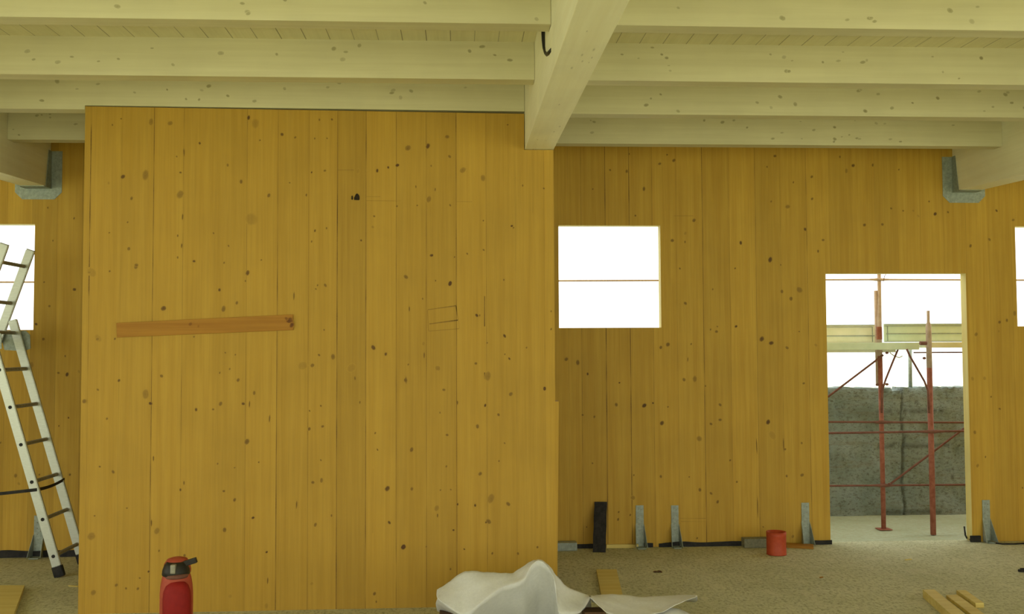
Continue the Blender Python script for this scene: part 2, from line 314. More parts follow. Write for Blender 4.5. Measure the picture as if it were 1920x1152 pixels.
far_crops = [
 (1040, 260, 3.388, [(473,98,1.3),(352,200,2),(458,208,2.8),(242,321,1.2),(567,320,2.8),(667,160,2.6),(757,139,3),(714,103,1.2),(513,490,1.4),(885,520,3.2),(830,602,2.4,'f'),(747,648,2.8),(828,657,1.6),(1182,663,2.6,'d'),(1369,770,3.8,'d'),(1399,111,2.8),(1349,180,1.6),(1633,243,2.4),(1516,278,1.2),(1375,400,1.5),(1480,433,4,'m'),(1635,383,2.4),(1591,577,2.8,'d'),(1705,645,2.4),(1673,716,2.2),(1555,962,5,'m'),(1443,972,3),(1501,1018,3.6),(1004,958,1.2),(1146,825,1.6),(830,1047,2.6),(795,826,1.4),(1436,803,1.2)]),
 (1030, 600, 3.623, [(115,268,3),(193,290,3.6),(260,368,2,'d'),(476,428,1.6,'d'),(757,188,2.4),(805,168,3.2),(963,165,1.3),(1095,66,1.4),(1135,80,2.6),(1141,46,1.5),(1268,45,2.4,'d'),(1443,130,4,'d'),(1507,158,4,'d'),(1614,190,3),(1810,172,2.6,'f'),(1697,80,1.2),(940,270,36,'s'),(455,577,3),(645,583,4,'d'),(704,566,1.8,'d'),(806,592,1.4),(226,647,1.7,'d'),(306,659,2),(915,407,3.2),(988,402,4,'m'),(1160,578,2.6),(1160,680,2.8),(1098,708,2.6),(765,702,3.6,'d'),(1486,695,4,'d'),(1728,432,2.2),(1018,808,4,'m'),(1515,785,6,'f'),(1714,838,2),(1601,880,2),(1228,955,2),(1717,1055,3.2),(1612,1062,2.2),(757,1065,2.4),(293,975,1.2),(574,1056,1.4),(950,1068,1.5),(1060,450,1.4),(1408,860,120,'s'),(1590,850,100,'s')]),
 (1030, 900, 3.692, [(1042,70,2.8),(1119,95,2.6),(1165,153,2.6),(1298,15,2),(578,125,3.6,'m'),(480,224,1.4),(560,244,1.6),(476,275,2),(258,328,1.5),(1480,327,1.5),(1685,393,2.6,'m'),(1023,405,1.6),(1442,190,160,'s')]),
 (1780, 380, 3.6, [(318,55,2.2,'d'),(270,250,2.4),(142,293,2.6),(430,118,2.6,'m'),(180,890,2.8,'m'),(338,808,2.4),(388,796,2.2),(440,748,3.2,'m'),(430,277,1.8),(333,870,2,'f')]),
 (1780, 700, 2.88, [(137,320,3,'m'),(152,500,2.6,'m'),(225,128,1.4),(272,193,2.2),(190,28,3,'f'),(125,30,3,'f'),(395,620,1.6),(195,453,1.4)]),
 (1500, 180, 4.571, [(342,523,1.8),(455,597,2.8,'d'),(623,593,2),(397,643,3,'m'),(100,692,2),(847,632,1.2),(100,883,2.4),(781,965,2.2),(884,985,1.8),(970,985,2,'f'),(1158,1012,2.8,'d'),(1268,997,1.8),(1106,905,1.1),(1685,990,1.8),(552,1107,2.6),(706,1102,2.4),(40,1137,2),(1015,1030,2,'f')]),
 (0, 380, 3.2, [(287,31,1.3),(445,95,1.1),(318,229,1.3),(447,522,2.6,'d'),(265,478,1.6),(297,622,2),(217,730,2.4,'d'),(261,820,2.4),(190,975,4,'m'),(351,1023,2),(403,1032,3,'d'),(475,1015,2,'f'),(392,922,1.1)]),
 (0, 720, 2.667, [(343,170,1.6,'d'),(295,211,1.3),(350,455,2),(3,295,1.2),(76,273,1.5),(78,460,3,'m'),(197,455,1.2),(95,500,2,'f')]),
 (0, 180, 5.235, [(170,938,1.4),(470,1095,1.6),(600,568,1.2)])]

# ------------------------------------------------------------------ wall behind the ladder and the doorway
JW = .1866
P = lambda u, v, Y: at(u, v, Y)
wins = [(-4.05, -3.2287, 1.712, 2.520), (.787, 1.596, 1.712, 2.520), (4.492, 5.30, 1.712, 2.520)]
door = (2.924, 4.073, 0.0, 2.139)
joints = [at(u, 350, YW).x for u in (1064, 1088.4, 1134, 1179, 1222, 1267, 1316, 1366, 1415, 1462, 1511)]
jstr = {0: .2, 1: .45, 2: .8, 3: .8, 4: .4, 5: .25, 6: .7, 7: .35, 8: .5, 9: .3, 10: .5}
strength = dict(zip(joints, [jstr[i] for i in range(11)]))
x = joints[-1]+JW
while x < XR: joints.append(x); strength[x] = .22; x += JW
x = joints[0]-JW*1.02
while x > XL: joints.append(x); strength[x] = .28; x -= JW
joints.sort()
holes = wins+[door]
xs = sorted(set([XL, XR]+joints+[h[0] for h in holes]+[h[1] for h in holes]))
zt = zc(YW)+.02
zs = sorted(set([0.0, zt, 1.712, 2.520, 2.139, .8]))
tones = {}
def tone_far(x):
    i = sum(1 for j in joints if j < x)
    if i not in tones: tones[i] = random.uniform(-.09, .06)
    return tones[i]
ins = lambda x, z: not any(h[0] < x < h[1] and h[2]-.001 < z < h[3] for h in holes)
bm = new_bm(); holed_wall(bm, xs, zs, ins, YW, TW, tone_far)
ks, ss = knot_list(YW, far_crops)
def free(x, z, pad=.02): return not any(h[0]-pad < x < h[1]+pad and h[2]-pad < z < h[3]+pad for h in holes)
ks = [k for k in ks if free(k[0], k[1]) and k[1] > .06]
# beyond the frame: sparse knots so the boards stay plausible from the side
for _ in range(60):
    x = random.choice((random.uniform(XL+.1, -4.1), random.uniform(4.75, XR-.1))); z = random.uniform(.1, 2.9)
    if free(x, z): ks.append((x, z, random.uniform(.006, .014), random.uniform(.35, .7), 1.1))
for _ in range(46):
    x = random.uniform(-2.3, .5); z = random.uniform(.1, 2.9); ks.append((x, z, random.uniform(.006, .014), random.uniform(.35, .7), 1.1))
lines = []
for j in joints:
    segs = [(.002, zt)]
    for h in holes:
        if h[0] < j < h[1]: segs = [(a, c_) for (a, c_) in ([(segs[0][0], h[2]), (h[3], zt)]) if c_-a > .05]
    for a, c_ in segs: lines.append(((j, a), (j, c_), .0035+.0035*strength[j], strength[j]))
for (u0, v0, u1, v1) in ((1274, 972.5, 1324, 972.5), (1277, 978.5, 1324, 978.5), (1264, 405, 1300, 405)):
    a, c_ = at(u0, v0, YW), at(u1, v1, YW); lines.append(((a.x, a.z), (c_.x, c_.z), .005, .35))
marks(bm, YW, ks, ss, lines)
struct(link('wall_back', bm, [M_far, M_saw], recalc=False))

# side walls, out of frame, of the same boards
for side, X, T in (('left', XL, -TW), ('right', XR, TW)):
    bm = new_bm(); box(bm, min(X, X+T), max(X, X+T), 4.8 if side == 'left' else 2.2, YW+TW, 0, zc(YW)+.02)
    struct(link('wall_'+side, bm, M_far))

# ------------------------------------------------------------------ panel wall in the middle
TP = .10
pxL0, pxLb = at(160, 205, YP).x, at(146, 1150, YP).x; PL = (pxL0+pxLb)/2; PR = .588
PT0, PT1 = at(165, 199.5, YP).z, at(983, 214, YP).z
pj_px = [(171, .5), (229, .22), (289.5, .65), (345, .35), (404, .12), (464, .35), (521.6, .6), (544, .12), (579.6, .4), (633, .75), (686.6, .65), (743, .5), (799, .5), (855, .65), (911, .4), (966, .25), (1019, .22)]
pj = [(at(u, 250, YP).x, s) for u, s in pj_px]
NOT = zg(YP)-.004
xs = sorted([PL, PR, GX0-.004]+[a for a, _ in pj]); ztop = lambda x: PT0+(PT1-PT0)*(x-PL)/(PR-PL)
bm = new_bm(); tn = bm.verts.layers.float['tone']
fixed = {}; tone_px = [-.02, .0, -.02, .03, .0, -.03, .02, -.03, -.02, -.02, -.11, .03, -.05, -.07, .02, -.03, -.02, .04, .04]
def tone_p(x):
    i = sum(1 for a, _ in pj if a < x); return tone_px[i % len(tone_px)]
holed_wall(bm, xs, [0, NOT, 3.0], lambda x, z: not (x > GX0-.004 and z > NOT), YP, TP, tone_p, reveal=1)
for v in bm.verts:
    if v.co.z > 2.99: v.co.z = ztop(v.co.x)
ks, ss = knot_list(YP, panel_crops)
ks = [k for k in ks if PL+.01 < k[0] < PR-.01 and k[1] > .02]
lines = []
for a, s in pj:
    top = ztop(a) if a < GX0 else NOT
    f = (lambda t, s=s: s)
    if abs(a-pj[0][0]) < 1e-6: f = lambda t: .25+.75*(1 if .62 < t < .955 else 0)
    if abs(a-pj[6][0]) < 1e-6: f = lambda t: .75 if t < .72 else .35
    lines.append(((a, 0), (a, top), .0028+.0032*s, f))
def ln(u0, v0, u1, v1, wd, dk):
    a, c_ = at(u0, v0, YP), at(u1, v1, YP); lines.append(((a.x, a.z), (c_.x, c_.z), wd, dk))
ln(633.5, 319, 664, 319, .008, .4); ln(687, 369, 713, 369, .004, .3); ln(687, 376.5, 752, 377, .005, .35); ln(856, 378, 885, 378.5, .005, .2)
ln(580+800/3.6, 500+292/3.6, 580+990/3.6, 500+265/3.6, .006, .7); ln(580+990/3.6, 500+265/3.6, 580+1005/3.6, 500+362/3.6, .005, .55)
ln(580+810/3.6, 500+388/3.6, 580+1003/3.6, 500+362/3.6, .007, .95); ln(580+797/3.6, 500+292/3.6, 580+805/3.6, 500+435/3.6, .005, .5)
ln(580+1005/3.6, 500+362/3.6, 580+1012/3.6, 500+418/3.6, .004, .35); ln(580+805/3.6, 500+437/3.6, 580+1012/3.6, 500+420/3.6, .005, .4)
ln(580+1183/3.6, 500+200/3.6, 580+1183/3.6, 500+405/3.6, .006, .95); ln(580+1183/3.6, 500+716/3.6, 580+1183/3.6, 500+760/3.6, .006, .95)
for (u, v0, v1) in ((644, 330, 480), (650, 340, 520), (657, 300, 620), (662, 420, 600), (652, 720, 860), (660, 700, 840), (668, 640, 760), (790, 215, 240), (925, 260, 420), (700, 880, 1000), (1000, 215, 400)): ln(u, v0, u-1, v1, .004, .16)
marks(bm, YP, ks, ss, lines)
# lower right outer lamella stands 12 mm proud of the edge
prism(bm, [(PR, YP, at(1041, 753, YP).z), (at(1047, 753, YP).x+.003, YP, at(1047, 753, YP).z), (PR+.004, YP, 0), (PR, YP, 0)], (0, TP, 0))
# dark chipped hole left of the marks near the top
for poly in (((664.2, 375), (663.8, 371), (665.5, 368), (667, 364.5), (669.5, 362.8), (672, 364.5), (674, 368), (674.3, 374), (673, 375.6)), ((658.8, 374), (658.8, 368), (660.8, 366.8), (662, 369), (661.8, 373.5), (660.5, 375))):
    f_ = bm.faces.new([bm.verts.new(at(u, v, YP-.0028)) for u, v in poly]); f_.material_index = 2
wp = struct(link('wall_middle', bm, [M_panel, M_saw, M_brownhole], recalc=False))

# ------------------------------------------------------------------ beams
def knots_on(bm, x0, x1, Y, z0, z1, n, lo=.006, hi=.015):
    ks = [(random.uniform(x0+.03, x1-.03), random.uniform(z0+.02, z1-.02), random.uniform(lo, hi), random.uniform(.4, .95), random.uniform(.5, .9)) for _ in range(int(n*1.5))]
    marks(bm, Y, ks)
def joist(Y, x0, x1, label, notch=None, dz=0.0, n=14):
    bm = new_bm(); z0, z1 = zb(Y)+dz, zc(Y)
    if notch:
        a, c_ = notch
        prism(bm, [(x0, Y, z0), (a, Y, z0), (a, Y, ztop(a)+.006), (c_, Y, ztop(c_)+.015), (x1, Y, ztop(c_)+.015), (x1, Y, z1), (x0, Y, z1)], (0, .10, 0))
        z0 = ztop(c_)+.03
    else: box(bm, x0, x1, Y, Y+.10, z0, z1)
    knots_on(bm, x0, x1, Y, z0, z1, n)
    o = link('ceiling_joist', bm, M_joist); return tag(o, label, 'beam', None)
e = .0015
def slack(s, *vals): return vals
jl = [(4.188, 'left', 'nearest whitewashed ceiling joist left of the central girder, cut by the top of the photo'),
      (5.111, 'left', 'whitewashed joist left of the central girder, directly below the strip of ceiling boards'),
      (6.811, 'left', 'farthest left joist, low whitewashed beam seen beside the panel top above the ladder')]
for Y, _, lab in jl: joist(Y, GL+.002, GX0-.002, lab, n=16)
joist(YP-.001, GL+.002, GX0-.002, 'whitewashed joist resting along the top of the yellow middle panel', notch=(PL-.003, GX0-.01), n=14)
for Y, lab in ((4.188, 'nearest whitewashed ceiling joist right of the central girder, cut by the top of the photo'),
               (5.111, 'whitewashed joist right of the central girder, directly below the strip of ceiling boards'),
               (5.891, 'third whitewashed joist from the top on the right, between two other joists'),
               (6.811, 'lowest and farthest right joist, just above the yellow wall with the doorway')):
    joist(Y, GX1+.002, GR-.002, lab, n=18)
# unseen further joists overhead, added to shade the nearest visible ones
for i, Y in enumerate((3.30, 2.41, 1.52)):
    for j, (xa, xb) in enumerate(((GL+.002, GX0-.002), (GX1+.002, GR-.002))):
        bm = new_bm(); box(bm, xa, xb, Y, Y+.10, zb(Y), zc(Y)); struct(link('unseen_joist_%d' % (i*2+j+1), bm, M_joist))
def girder(x0, x1, ya, yb_, label, zfun):
    bm = new_bm()
    a = [bm.verts.new(p) for p in ((x0, ya, zfun(ya)), (x1, ya, zfun(ya)), (x1, ya, zc(ya)-.001), (x0, ya, zc(ya)-.001))]
    b_ = [bm.verts.new(p) for p in ((x0, yb_, zfun(yb_)), (x1, yb_, zfun(yb_)), (x1, yb_, zc(yb_)-.001), (x0, yb_, zc(yb_)-.001))]
    bm.faces.new(a); bm.faces.new(b_[::-1])
    for i in range(4): bm.faces.new((a[i], b_[i], b_[(i+1) % 4], a[(i+1) % 4]))
    bmesh.ops.bevel(bm, geom=[e_ for e_ in bm.edges], offset=.002, segments=1, affect='EDGES')
    # knots on the underside
    mk = bm.verts.layers.float['mark']
    for _ in range(12):
        x = random.uniform(x0+.03, x1-.03); y = random.uniform(3.2, yb_-.3); r = random.uniform(.005, .012); z = zfun(y)-.0008
        cv = bm.verts.new((x, y, z)); cv[mk] = .6
        ring = [bm.verts.new((x+r*.6*math.cos(t*.785), y+r*2.4*math.sin(t*.785), zfun(y+r*2.4*math.sin(t*.785))-.0008)) for t in range(8)]
        for k in range(8): bm.faces.new((cv, ring[(k+1) % 8], ring[k]))
    o = link('roof_girder', bm, M_gird); return tag(o, label, 'beam')
girder(GX0, GX1, YB, YP+TP, 'central whitewashed girder running overhead and ending in the notch of the yellow panel', zg)
zgl = lambda Y: zg(YW)-.048*(YW-Y) if Y > 5.5 else zg(YW)-.048*(YW-5.5)
gl = lambda Y: zg(YW)-(YW-Y)*.040
girder(GL-.18, GL, 3.0, YW-.002, 'left whitewashed girder end held in a steel hanger above the ladder', gl)
girder(GR, GR+.18, 3.0, YW-.002, 'right whitewashed girder end held in a steel hanger above the doorway', gl)

# ------------------------------------------------------------------ beam hangers
def hanger(xa, xb, open_side, label):
    """U hanger: bottom plate with clipped corners plus flanges on the wall and upright side straps"""
    h = thing('beam_hanger', label, 'bracket', ((xa+xb)/2, YW, zg(YW)-.1))
    ox, oy, oz = h.location; zt_, zb_ = zg(YW), zg(YW)-.092
    wid = .085
    # back plate (a U-shaped flange lying on the wall) built from three prisms
    bm = new_bm()
    T = .004; f0 = YW-T
    def P3(x, z): return (x-ox, f0-oy, z-oz)
    outer = [P3(xa-wid, zt_+.28), P3(xa, zt_+.28), P3(xa, zt_), P3(xb, zt_), P3(xb, zt_+.28), P3(xb+wid, zt_+.28), P3(xb+wid, zb_+.055), P3(xb+.03, zb_), P3(xa-.03, zb_), P3(xa-wid, zb_+.055)]
    prism(bm, outer, (0, T-.0005, 0))
    r_ = .005
    link('wall_flange', bm, M_zinc, h)
    bm = new_bm(); box(bm, xa-ox, xb-ox, YW-.12-oy, f0-oy, zt_-.010-oz, zt_-.004-oz, .0015); link('seat_plate', bm, M_zinc, h)
    for s, x in ((-1, xa), (1, xb)):
        bm = new_bm(); x0 = x-(.006 if s < 0 else .002)*1; x1 = x0+.004 if s < 0 else x+.006
        x0, x1 = (x-.007, x-.003) if s < 0 else (x+.003, x+.007)
        prism(bm, [(x0-ox, f0-oy, zt_-.01-oz), (x0-ox, YW-.10-oy, zt_-.01-oz), (x0-ox, YW-.055-oy, zt_+.28-oz), (x0-ox, f0-oy, zt_+.28-oz)], (.004, 0, 0))
        link('side_plate', bm, M_zinc, h)
    # nail heads
    bm = new_bm()
    for sx in (xa-.045, xb+.045):
        for i in range(5):
            M = Matrix.Translation((sx-ox+(.015 if i % 2 else -.015), f0-.0015-oy, zt_+.02+i*.052-oz)) @ Matrix.Rotation(math.pi/2, 4, 'X')
            bmesh.ops.create_cone(bm, cap_ends=True, segments=8, radius1=.005, radius2=.004, depth=.003, matrix=M)
    link('nails', bm, M_zinc, h)['kind'] = 'stuff'
    return h
hanger(GL-.18, GL, 1, 'galvanised steel hanger under the left girder end above the ladder')
hanger(GR, GR+.18, -1, 'galvanised steel hanger under the right girder end above the doorway')

# ------------------------------------------------------------------ hold-down angle brackets at the wall foot
def angle_bracket(u, vt, vb, wpx, label, lean=0):
    pt, pb = at(u, vt, YW), ground(u, vb)
    wd = wpx/FPX*YW; h = pt.z; x = at(u, (vt+vb)/2, YW).x
    b_ = thing('angle_bracket', label, 'bracket', (x, YW-.02, 0), 'angle brackets along the wall foot')
    y1 = .018
    bm = new_bm(); box(bm, -wd/2, wd/2, y1-.004, y1, .003, h, .001); link('upright_plate', bm, M_zinc, b_)
    bm = new_bm(); box(bm, -wd/2, wd/2, -.075, y1-.005, .003, .009, .001)
    link('foot_plate', bm, M_zinc, b_)
    for s in (-1, 1):
        bm = new_bm(); x0 = s*wd/2
        a = [(x0, y1-.005, .010), (x0+s*.012, -.070, .010), (x0+s*.010, -.062, .03), (x0, y1-.005, h*.55)]
        prism(bm, a, (s*.003, 0, 0)); link('gusset', bm, M_zinc, b_)
    bm = new_bm()
    for i in range(6):
        M = Matrix.Translation(((.012 if i % 2 else -.012), y1-.0055, h*.55+i*h*.07)) @ Matrix.Rotation(math.pi/2, 4, 'X')
        bmesh.ops.create_cone(bm, cap_ends=True, segments=8, radius1=.0045, radius2=.004, depth=.003, matrix=M)
    link('screws', bm, M_rung, b_)['kind'] = 'stuff'
    return b_
angle_bracket(1199.5, 948, 1026, 15, 'galvanised bracket just right of the leaning black strip')
angle_bracket(1265.5, 948, 1027, 14, 'galvanised bracket standing below the window between two black membrane stretches')
angle_bracket(1510, 943, 1020, 15, 'galvanised bracket beside the left edge of the doorway')
angle_bracket(1849, 938, 1018, 15, 'galvanised bracket right of the doorway')
angle_bracket(73, 967, 1047, 17, 'galvanised bracket behind the foot of the ladder')

# black membrane under the wall
def membrane(u0, u1, label, amp=.006, hgt=.034):
    a, c_ = ground(u0, 1026), ground(u1, 1026); bm = new_bm(); n = max(4, int((u1-u0)/5)); y = YW-.012
    x0, x1 = at(u0, 1020, YW).x, at(u1, 1020, YW).x; prev = None; ph = random.random()*20
    for i in range(n+1):
        x = x0+(x1-x0)*i/n; h = hgt+amp*noise.noise(Vector((x*5+ph, 0, 0)))*1.6; bulge = .006*noise.noise(Vector((x*7, ph, 3)))
        ring = [bm.verts.new(p) for p in ((x, y+.008+bulge, .001), (x, y-.004+bulge, .001), (x, y-.002, h), (x, y+.008, h))]
        if prev:
            for k in range(4): bm.faces.new((prev[k], prev[(k+1) % 4], ring[(k+1) % 4], ring[k]))
        else: bm.faces.new(ring)
        prev = ring
    bm.faces.new(prev[::-1]); return tag(link('membrane_strip', bm, M_black), label, 'membrane', 'black membrane under the walls')
membrane(-60, 158, 'black membrane along the wall foot behind the ladder', .008, .05)
membrane(1082, 1114, 'short black membrane between the grey block and the leaning black strip')
membrane(1207, 1224, 'tiny torn end of black membrane just right of the bracket beside the black strip')
membrane(1235, 1392, 'longest black membrane stretch under the wall below the window', .01, .034)
membrane(1524, 1559, 'black membrane end at the left corner of the doorway', .003)
bm = new_bm(); g0 = at(1810, 988, YW-.03); zz = g0.z
pts = [at(1808, 988, YW+.03), at(1810, 1004, YW-.01), ground(1813, 1012), ground(1821, 1016), ground(1832, 1017.5)]
for p in pts[2:]: p.z = .008
tube(bm, pts, .0065, 8); tag(link('membrane_strip', bm, M_black), 'thin black membrane edge curling round the right foot of the doorway', 'membrane', 'black membrane under the walls')
bm = new_bm(); pts = [ground(u, v, .006) for u, v in ((1864, 1018.5), (1880, 1020.5), (1900, 1020.5), (1940, 1018.5))]; tube(bm, pts, .006, 8)
tag(link('membrane_strip', bm, M_black), 'thin black membrane edge at the wall foot right of the last bracket', 'membrane', 'black membrane under the walls')
bm = new_bm(); x0, x1 = at(1818, 1010, YW).x, at(1837, 1010, YW).x; box(bm, x0, x1, YW-.02, YW-.003, .001, .05, .002)
tag(link('membrane_strip', bm, M_black), 'stubby black membrane fold between the doorway corner and the right bracket', 'membrane', 'black membrane under the walls')

# ------------------------------------------------------------------ brown lath and small items on the panel
a, b2, c2, d2 = at(218, 606, YP-.012), at(549, 590, YP-.012), at(550, 619, YP-.012), at(219, 633, YP-.012)
bm = new_bm(); prism(bm, [a, b2, c2, d2], (0, .0115, 0)); bmesh.ops.bevel(bm, geom=list(bm.edges), offset=.001, segments=1, affect='EDGES')
ks = []
for (u, v, r, dk) in ((543, 601, 5, .9), (547, 610, 4, .9), (357, 608, 3, .5), (372, 612, 2, .3), (537, 598, 3, .6)):
    p = at(u, v, YP-.012); ks.append((p.x, p.z, r*YP/FPX, dk, 1))
marks(bm, YP-.012, ks)
tag(link('wooden_lath', bm, M_lath), 'thin brown wooden lath fixed slightly aslant across the yellow middle panel', 'lath')

# black conduit stub by the girder
bm = new_bm(); X = GX0-.022
pa = at(1018.5, 64, 4.62); Xc = GX0-.018
def on_x(u, v, X):
    d = ray(u, v); return EYE+d*(X/d.x)
pts = [at(1018.5, 50, 4.50), at(1018.8, 62, 4.50), at(1019.5, 76, 4.50), at(1021, 90, 4.50), at(1023.5, 99, 4.47), at(1026, 102, 4.40), at(1029.5, 99.5, 4.30), at(1035, 93.5, 4.20)]
pts[0].z = zc(4.5)+.004
bm2 = bm; tube(bm2, pts, .0098, 14)
tag(link('cable_conduit', bm, M_conduit, smooth=False), 'short black conduit hooked against the side of the central girder', 'conduit')

# ------------------------------------------------------------------ items leaning on or lying by the wall foot
# leaning black strip
bm = new_bm(); pb = ground(1123, 1036); pt = at(1126, 941, YW-.006)
wd = 24/FPX*7.4; d = (pt-pb); side = Vector((1, -.10, 0)).normalized()
n = 14; prev = None
nrm = side.cross(d).normalized()
for i in range(n+1):
    p = pb+d*i/n; o_ = side*(.0015*math.sin(i*1.1)); th = nrm*.010
    if i == 0: p.z = .002
    ring = [bm.verts.new(q) for q in (p-side*wd/2+o_, p+side*wd/2+o_*.6, p+side*wd/2+o_*.6-th, p-side*wd/2+o_-th)]
    if prev:
        for k in range(4): bm.faces.new((prev[k], prev[(k+1) % 4], ring[(k+1) % 4], ring[k]))
    else: bm.faces.new(ring)
    prev = ring
bm.faces.new(prev[::-1])
for v in bm.verts: v.co.y -= .012
tag(link('rubber_strip', bm, M_black), 'dark rubber strip leaning upright against the wall right of the panel', 'strip')

def obox(name, m, u, v, L, W, H, rz, label, cat, group=None, z=0, tilt=0, bev=.002):
    p = ground(u, v, z); bm = new_bm()
    box(bm, -L/2, L/2, -W/2, W/2, 0, H, bev)
    o = link(name, bm, m); o.location = (p.x, p.y, z); o.rotation_euler = (0, tilt, rz); return tag(o, label, cat, group)
# grey blocks
x0, x1 = at(1024, 1020, YW-.06).x, at(1081, 1020, YW-.06).x
bm = new_bm(); box(bm, x0, x1, YW-.10, YW-.015, .001, .062, .003); tag(link('steel_block', bm, M_zinc), 'flat grey block on the floor at the right edge of the middle panel', 'block')
x0, x1 = at(1393, 1018, YW-.06).x, at(1440, 1018, YW-.06).x
bm = new_bm(); box(bm, x0, x1, YW-.10, YW-.015, .001, .070, .004); tag(link('cement_block', bm, M_greyblock), 'low grey block on the floor just left of the red pipe piece', 'block')
# red pipe piece
p = ground(1456, 1040); rr = 19/FPX*p.y*.97; bm = new_bm(); n = 40; H = at(1456, 1001, p.y-rr).z
prof = [(rr, 0), (rr, H*.03), (rr*.985, H*.04), (rr*.985, H*.80), (rr*1.0, H*.82), (rr*1.0, H), (rr*.90, H), (rr*.90, H*.03)]
rings = [[bm.verts.new((q*math.cos(2*math.pi*k/n), q*math.sin(2*math.pi*k/n), z)) for k in range(n)] for q, z in prof]
for i in range(len(rings)):
    a, b_ = rings[i], rings[(i+1) % len(rings)]
    for k in range(n): bm.faces.new((a[k], a[(k+1) % n], b_[(k+1) % n], b_[k]))
o = link('pipe_section', bm, M_pipe); o.location = (p.x, p.y+.0, 0.001)
for pl in o.data.polygons: pl.use_smooth = len(pl.vertices) == 4 and abs(pl.normal.z) < .5
tag(o, 'short orange red plastic pipe section standing on the concrete floor', 'pipe')
# wood offcuts by the wall
obox('wood_offcut', M_lumber, 1166, 1026.5, .25, .075, .028, -.04, 'pale board offcut lying at the wall between the black strip and a bracket', 'wood offcut', 'offcuts by the wall foot')
obox('wood_offcut', M_lath, 1500, 1027, .20, .09, .022, -.35, 'brownish board offcut lying aslant right of the red pipe piece', 'wood offcut', 'offcuts by the wall foot')
# plank on the floor to the right of the panel
a, b_, c_, d_ = ground(1118, 1068, .02), ground(1156, 1068, .02), ground(1172, 1135, .02), ground(1131, 1135, .02)
ax = ((c_+d_)/2-(a+b_)/2); bm = new_bm(); prism(bm, [a, b_, c_, d_], (0, 0, -.0195))
tag(link('floor_plank', bm, M_lumber), 'short plank lying on the floor, one end under the white sheet', 'plank')
# three battens front right
def batten(pa, pb, pc, pd, z, label, m=M_lumber):
    q = [ground(*pp, z) for pp in (pa, pb, pc, pd)]; bm = new_bm(); prism(bm, q, (0, 0, -(z-.001))); bmesh.ops.bevel(bm, geom=list(bm.edges), offset=.0015, segments=1, affect='EDGES')
    return tag(link('timber_batten', bm, m), label, 'batten', 'battens at the right front')
batten((1730, 1106), (1752, 1105.5), (1836, 1172), (1806, 1172), .052, 'thickest of the three battens at bottom right, on the left')
batten((1774, 1116.5), (1795, 1115), (1880, 1176), (1852, 1176), .022, 'middle batten, flatter and yellower, between the two pale ones at bottom right')
batten((1793, 1107), (1811, 1107), (1845, 1131), (1829, 1131.5), .030, 'shortest batten at bottom right, lying behind the other two')
# bottom left plank
batten_l = [ground(*q, .03) for q in ((-30, 1098), (46, 1098), (20, 1168), (-60, 1168))]
bm = new_bm(); prism(bm, batten_l, (0, 0, -.029)); tag(link('floor_plank', bm, M_lumber), 'wide pale board lying on the floor at the bottom left corner', 'plank')
# chips
def chip(u, v, L, W, rz, label, m=M_lumber, H=.006): return obox('wood_chip', m, u, v, L, W, H, rz, label, 'wood chip', None, .001, 0, .0008)
chip(138, 1100.5, .075, .012, -.35, 'pale wood splinter on the floor at the left edge of the panel')
chip(1703, 1050.5, .055, .012, .25, 'small pale wood chip on the floor in front of the doorway')
chip(1540, 1084, .03, .01, .6, 'tiny wood chip on the floor right of the sheet', m=M_lath)
bm = new_bm(); p = ground(1232, 1074)
for i in range(5):
    a = random.uniform(0, 6.3); q = Vector((random.uniform(-.025, .025), random.uniform(-.015, .015), 0))
    M = Matrix.Translation(p+q+Vector((0, 0, .007))) @ Matrix.Rotation(a, 4, 'Z') @ Matrix.Diagonal((.018, .008, .006, 1))
    bmesh.ops.create_icosphere(bm, subdivisions=1, radius=1, matrix=M)
tag(link('dirt_clod', bm, M_brownwood), 'small dark clod of dirt on the floor right of the plank', 'dirt')
p = ground(1919, 1073); bm = new_bm()
pts = [p+Vector((-.035, .0, .010)), p+Vector((-.015, -.03, .014)), p+Vector((.03, -.035, .012)), p+Vector((.07, -.01, .012)), p+Vector((.06, .03, .012)), p+Vector((.0, .035, .010))]
tube(bm, pts, .009, 8); tag(link('cable_scrap', bm, M_black), 'black curl of cable lying on the floor at the right edge', 'cable')

# ------------------------------------------------------------------ ladder
lad = thing('step_ladder', 'tall aluminium folding ladder standing open at the left edge', 'ladder', (0, 0, 0))
YN = ground(108, 1083).y; YF = YN+.41
def xz(u, v, Y): p = at(u, v, Y); return Vector((p.x, Y, p.z))
foot = ground(110, 1084); foot = Vector((foot.x, YN, 0))
def beam(bm, p, q, w, t):
    """C-section stile: w across in the XZ plane, t thick along Y"""
    d = (q-p).normalized(); s = Vector((d.z, 0, -d.x)); yv = Vector((0, 1, 0))
    pro = [(-w/2, -t/2), (w/2, -t/2), (w/2, t/2), (-w/2, t/2)]
    a = [bm.verts.new(p+s*x+yv*y) for x, y in pro]; b_ = [bm.verts.new(q+s*x+yv*y) for x, y in pro]
    bm.faces.new(a); bm.faces.new(b_[::-1])
    for i in range(4): bm.faces.new((a[i], b_[i], b_[(i+1) % 4], a[(i+1) % 4]))
    bmesh.ops.bevel(bm, geom=list({e for v in a+b_ for e in v.link_edges}), offset=.004, segments=2, affect='EDGES')
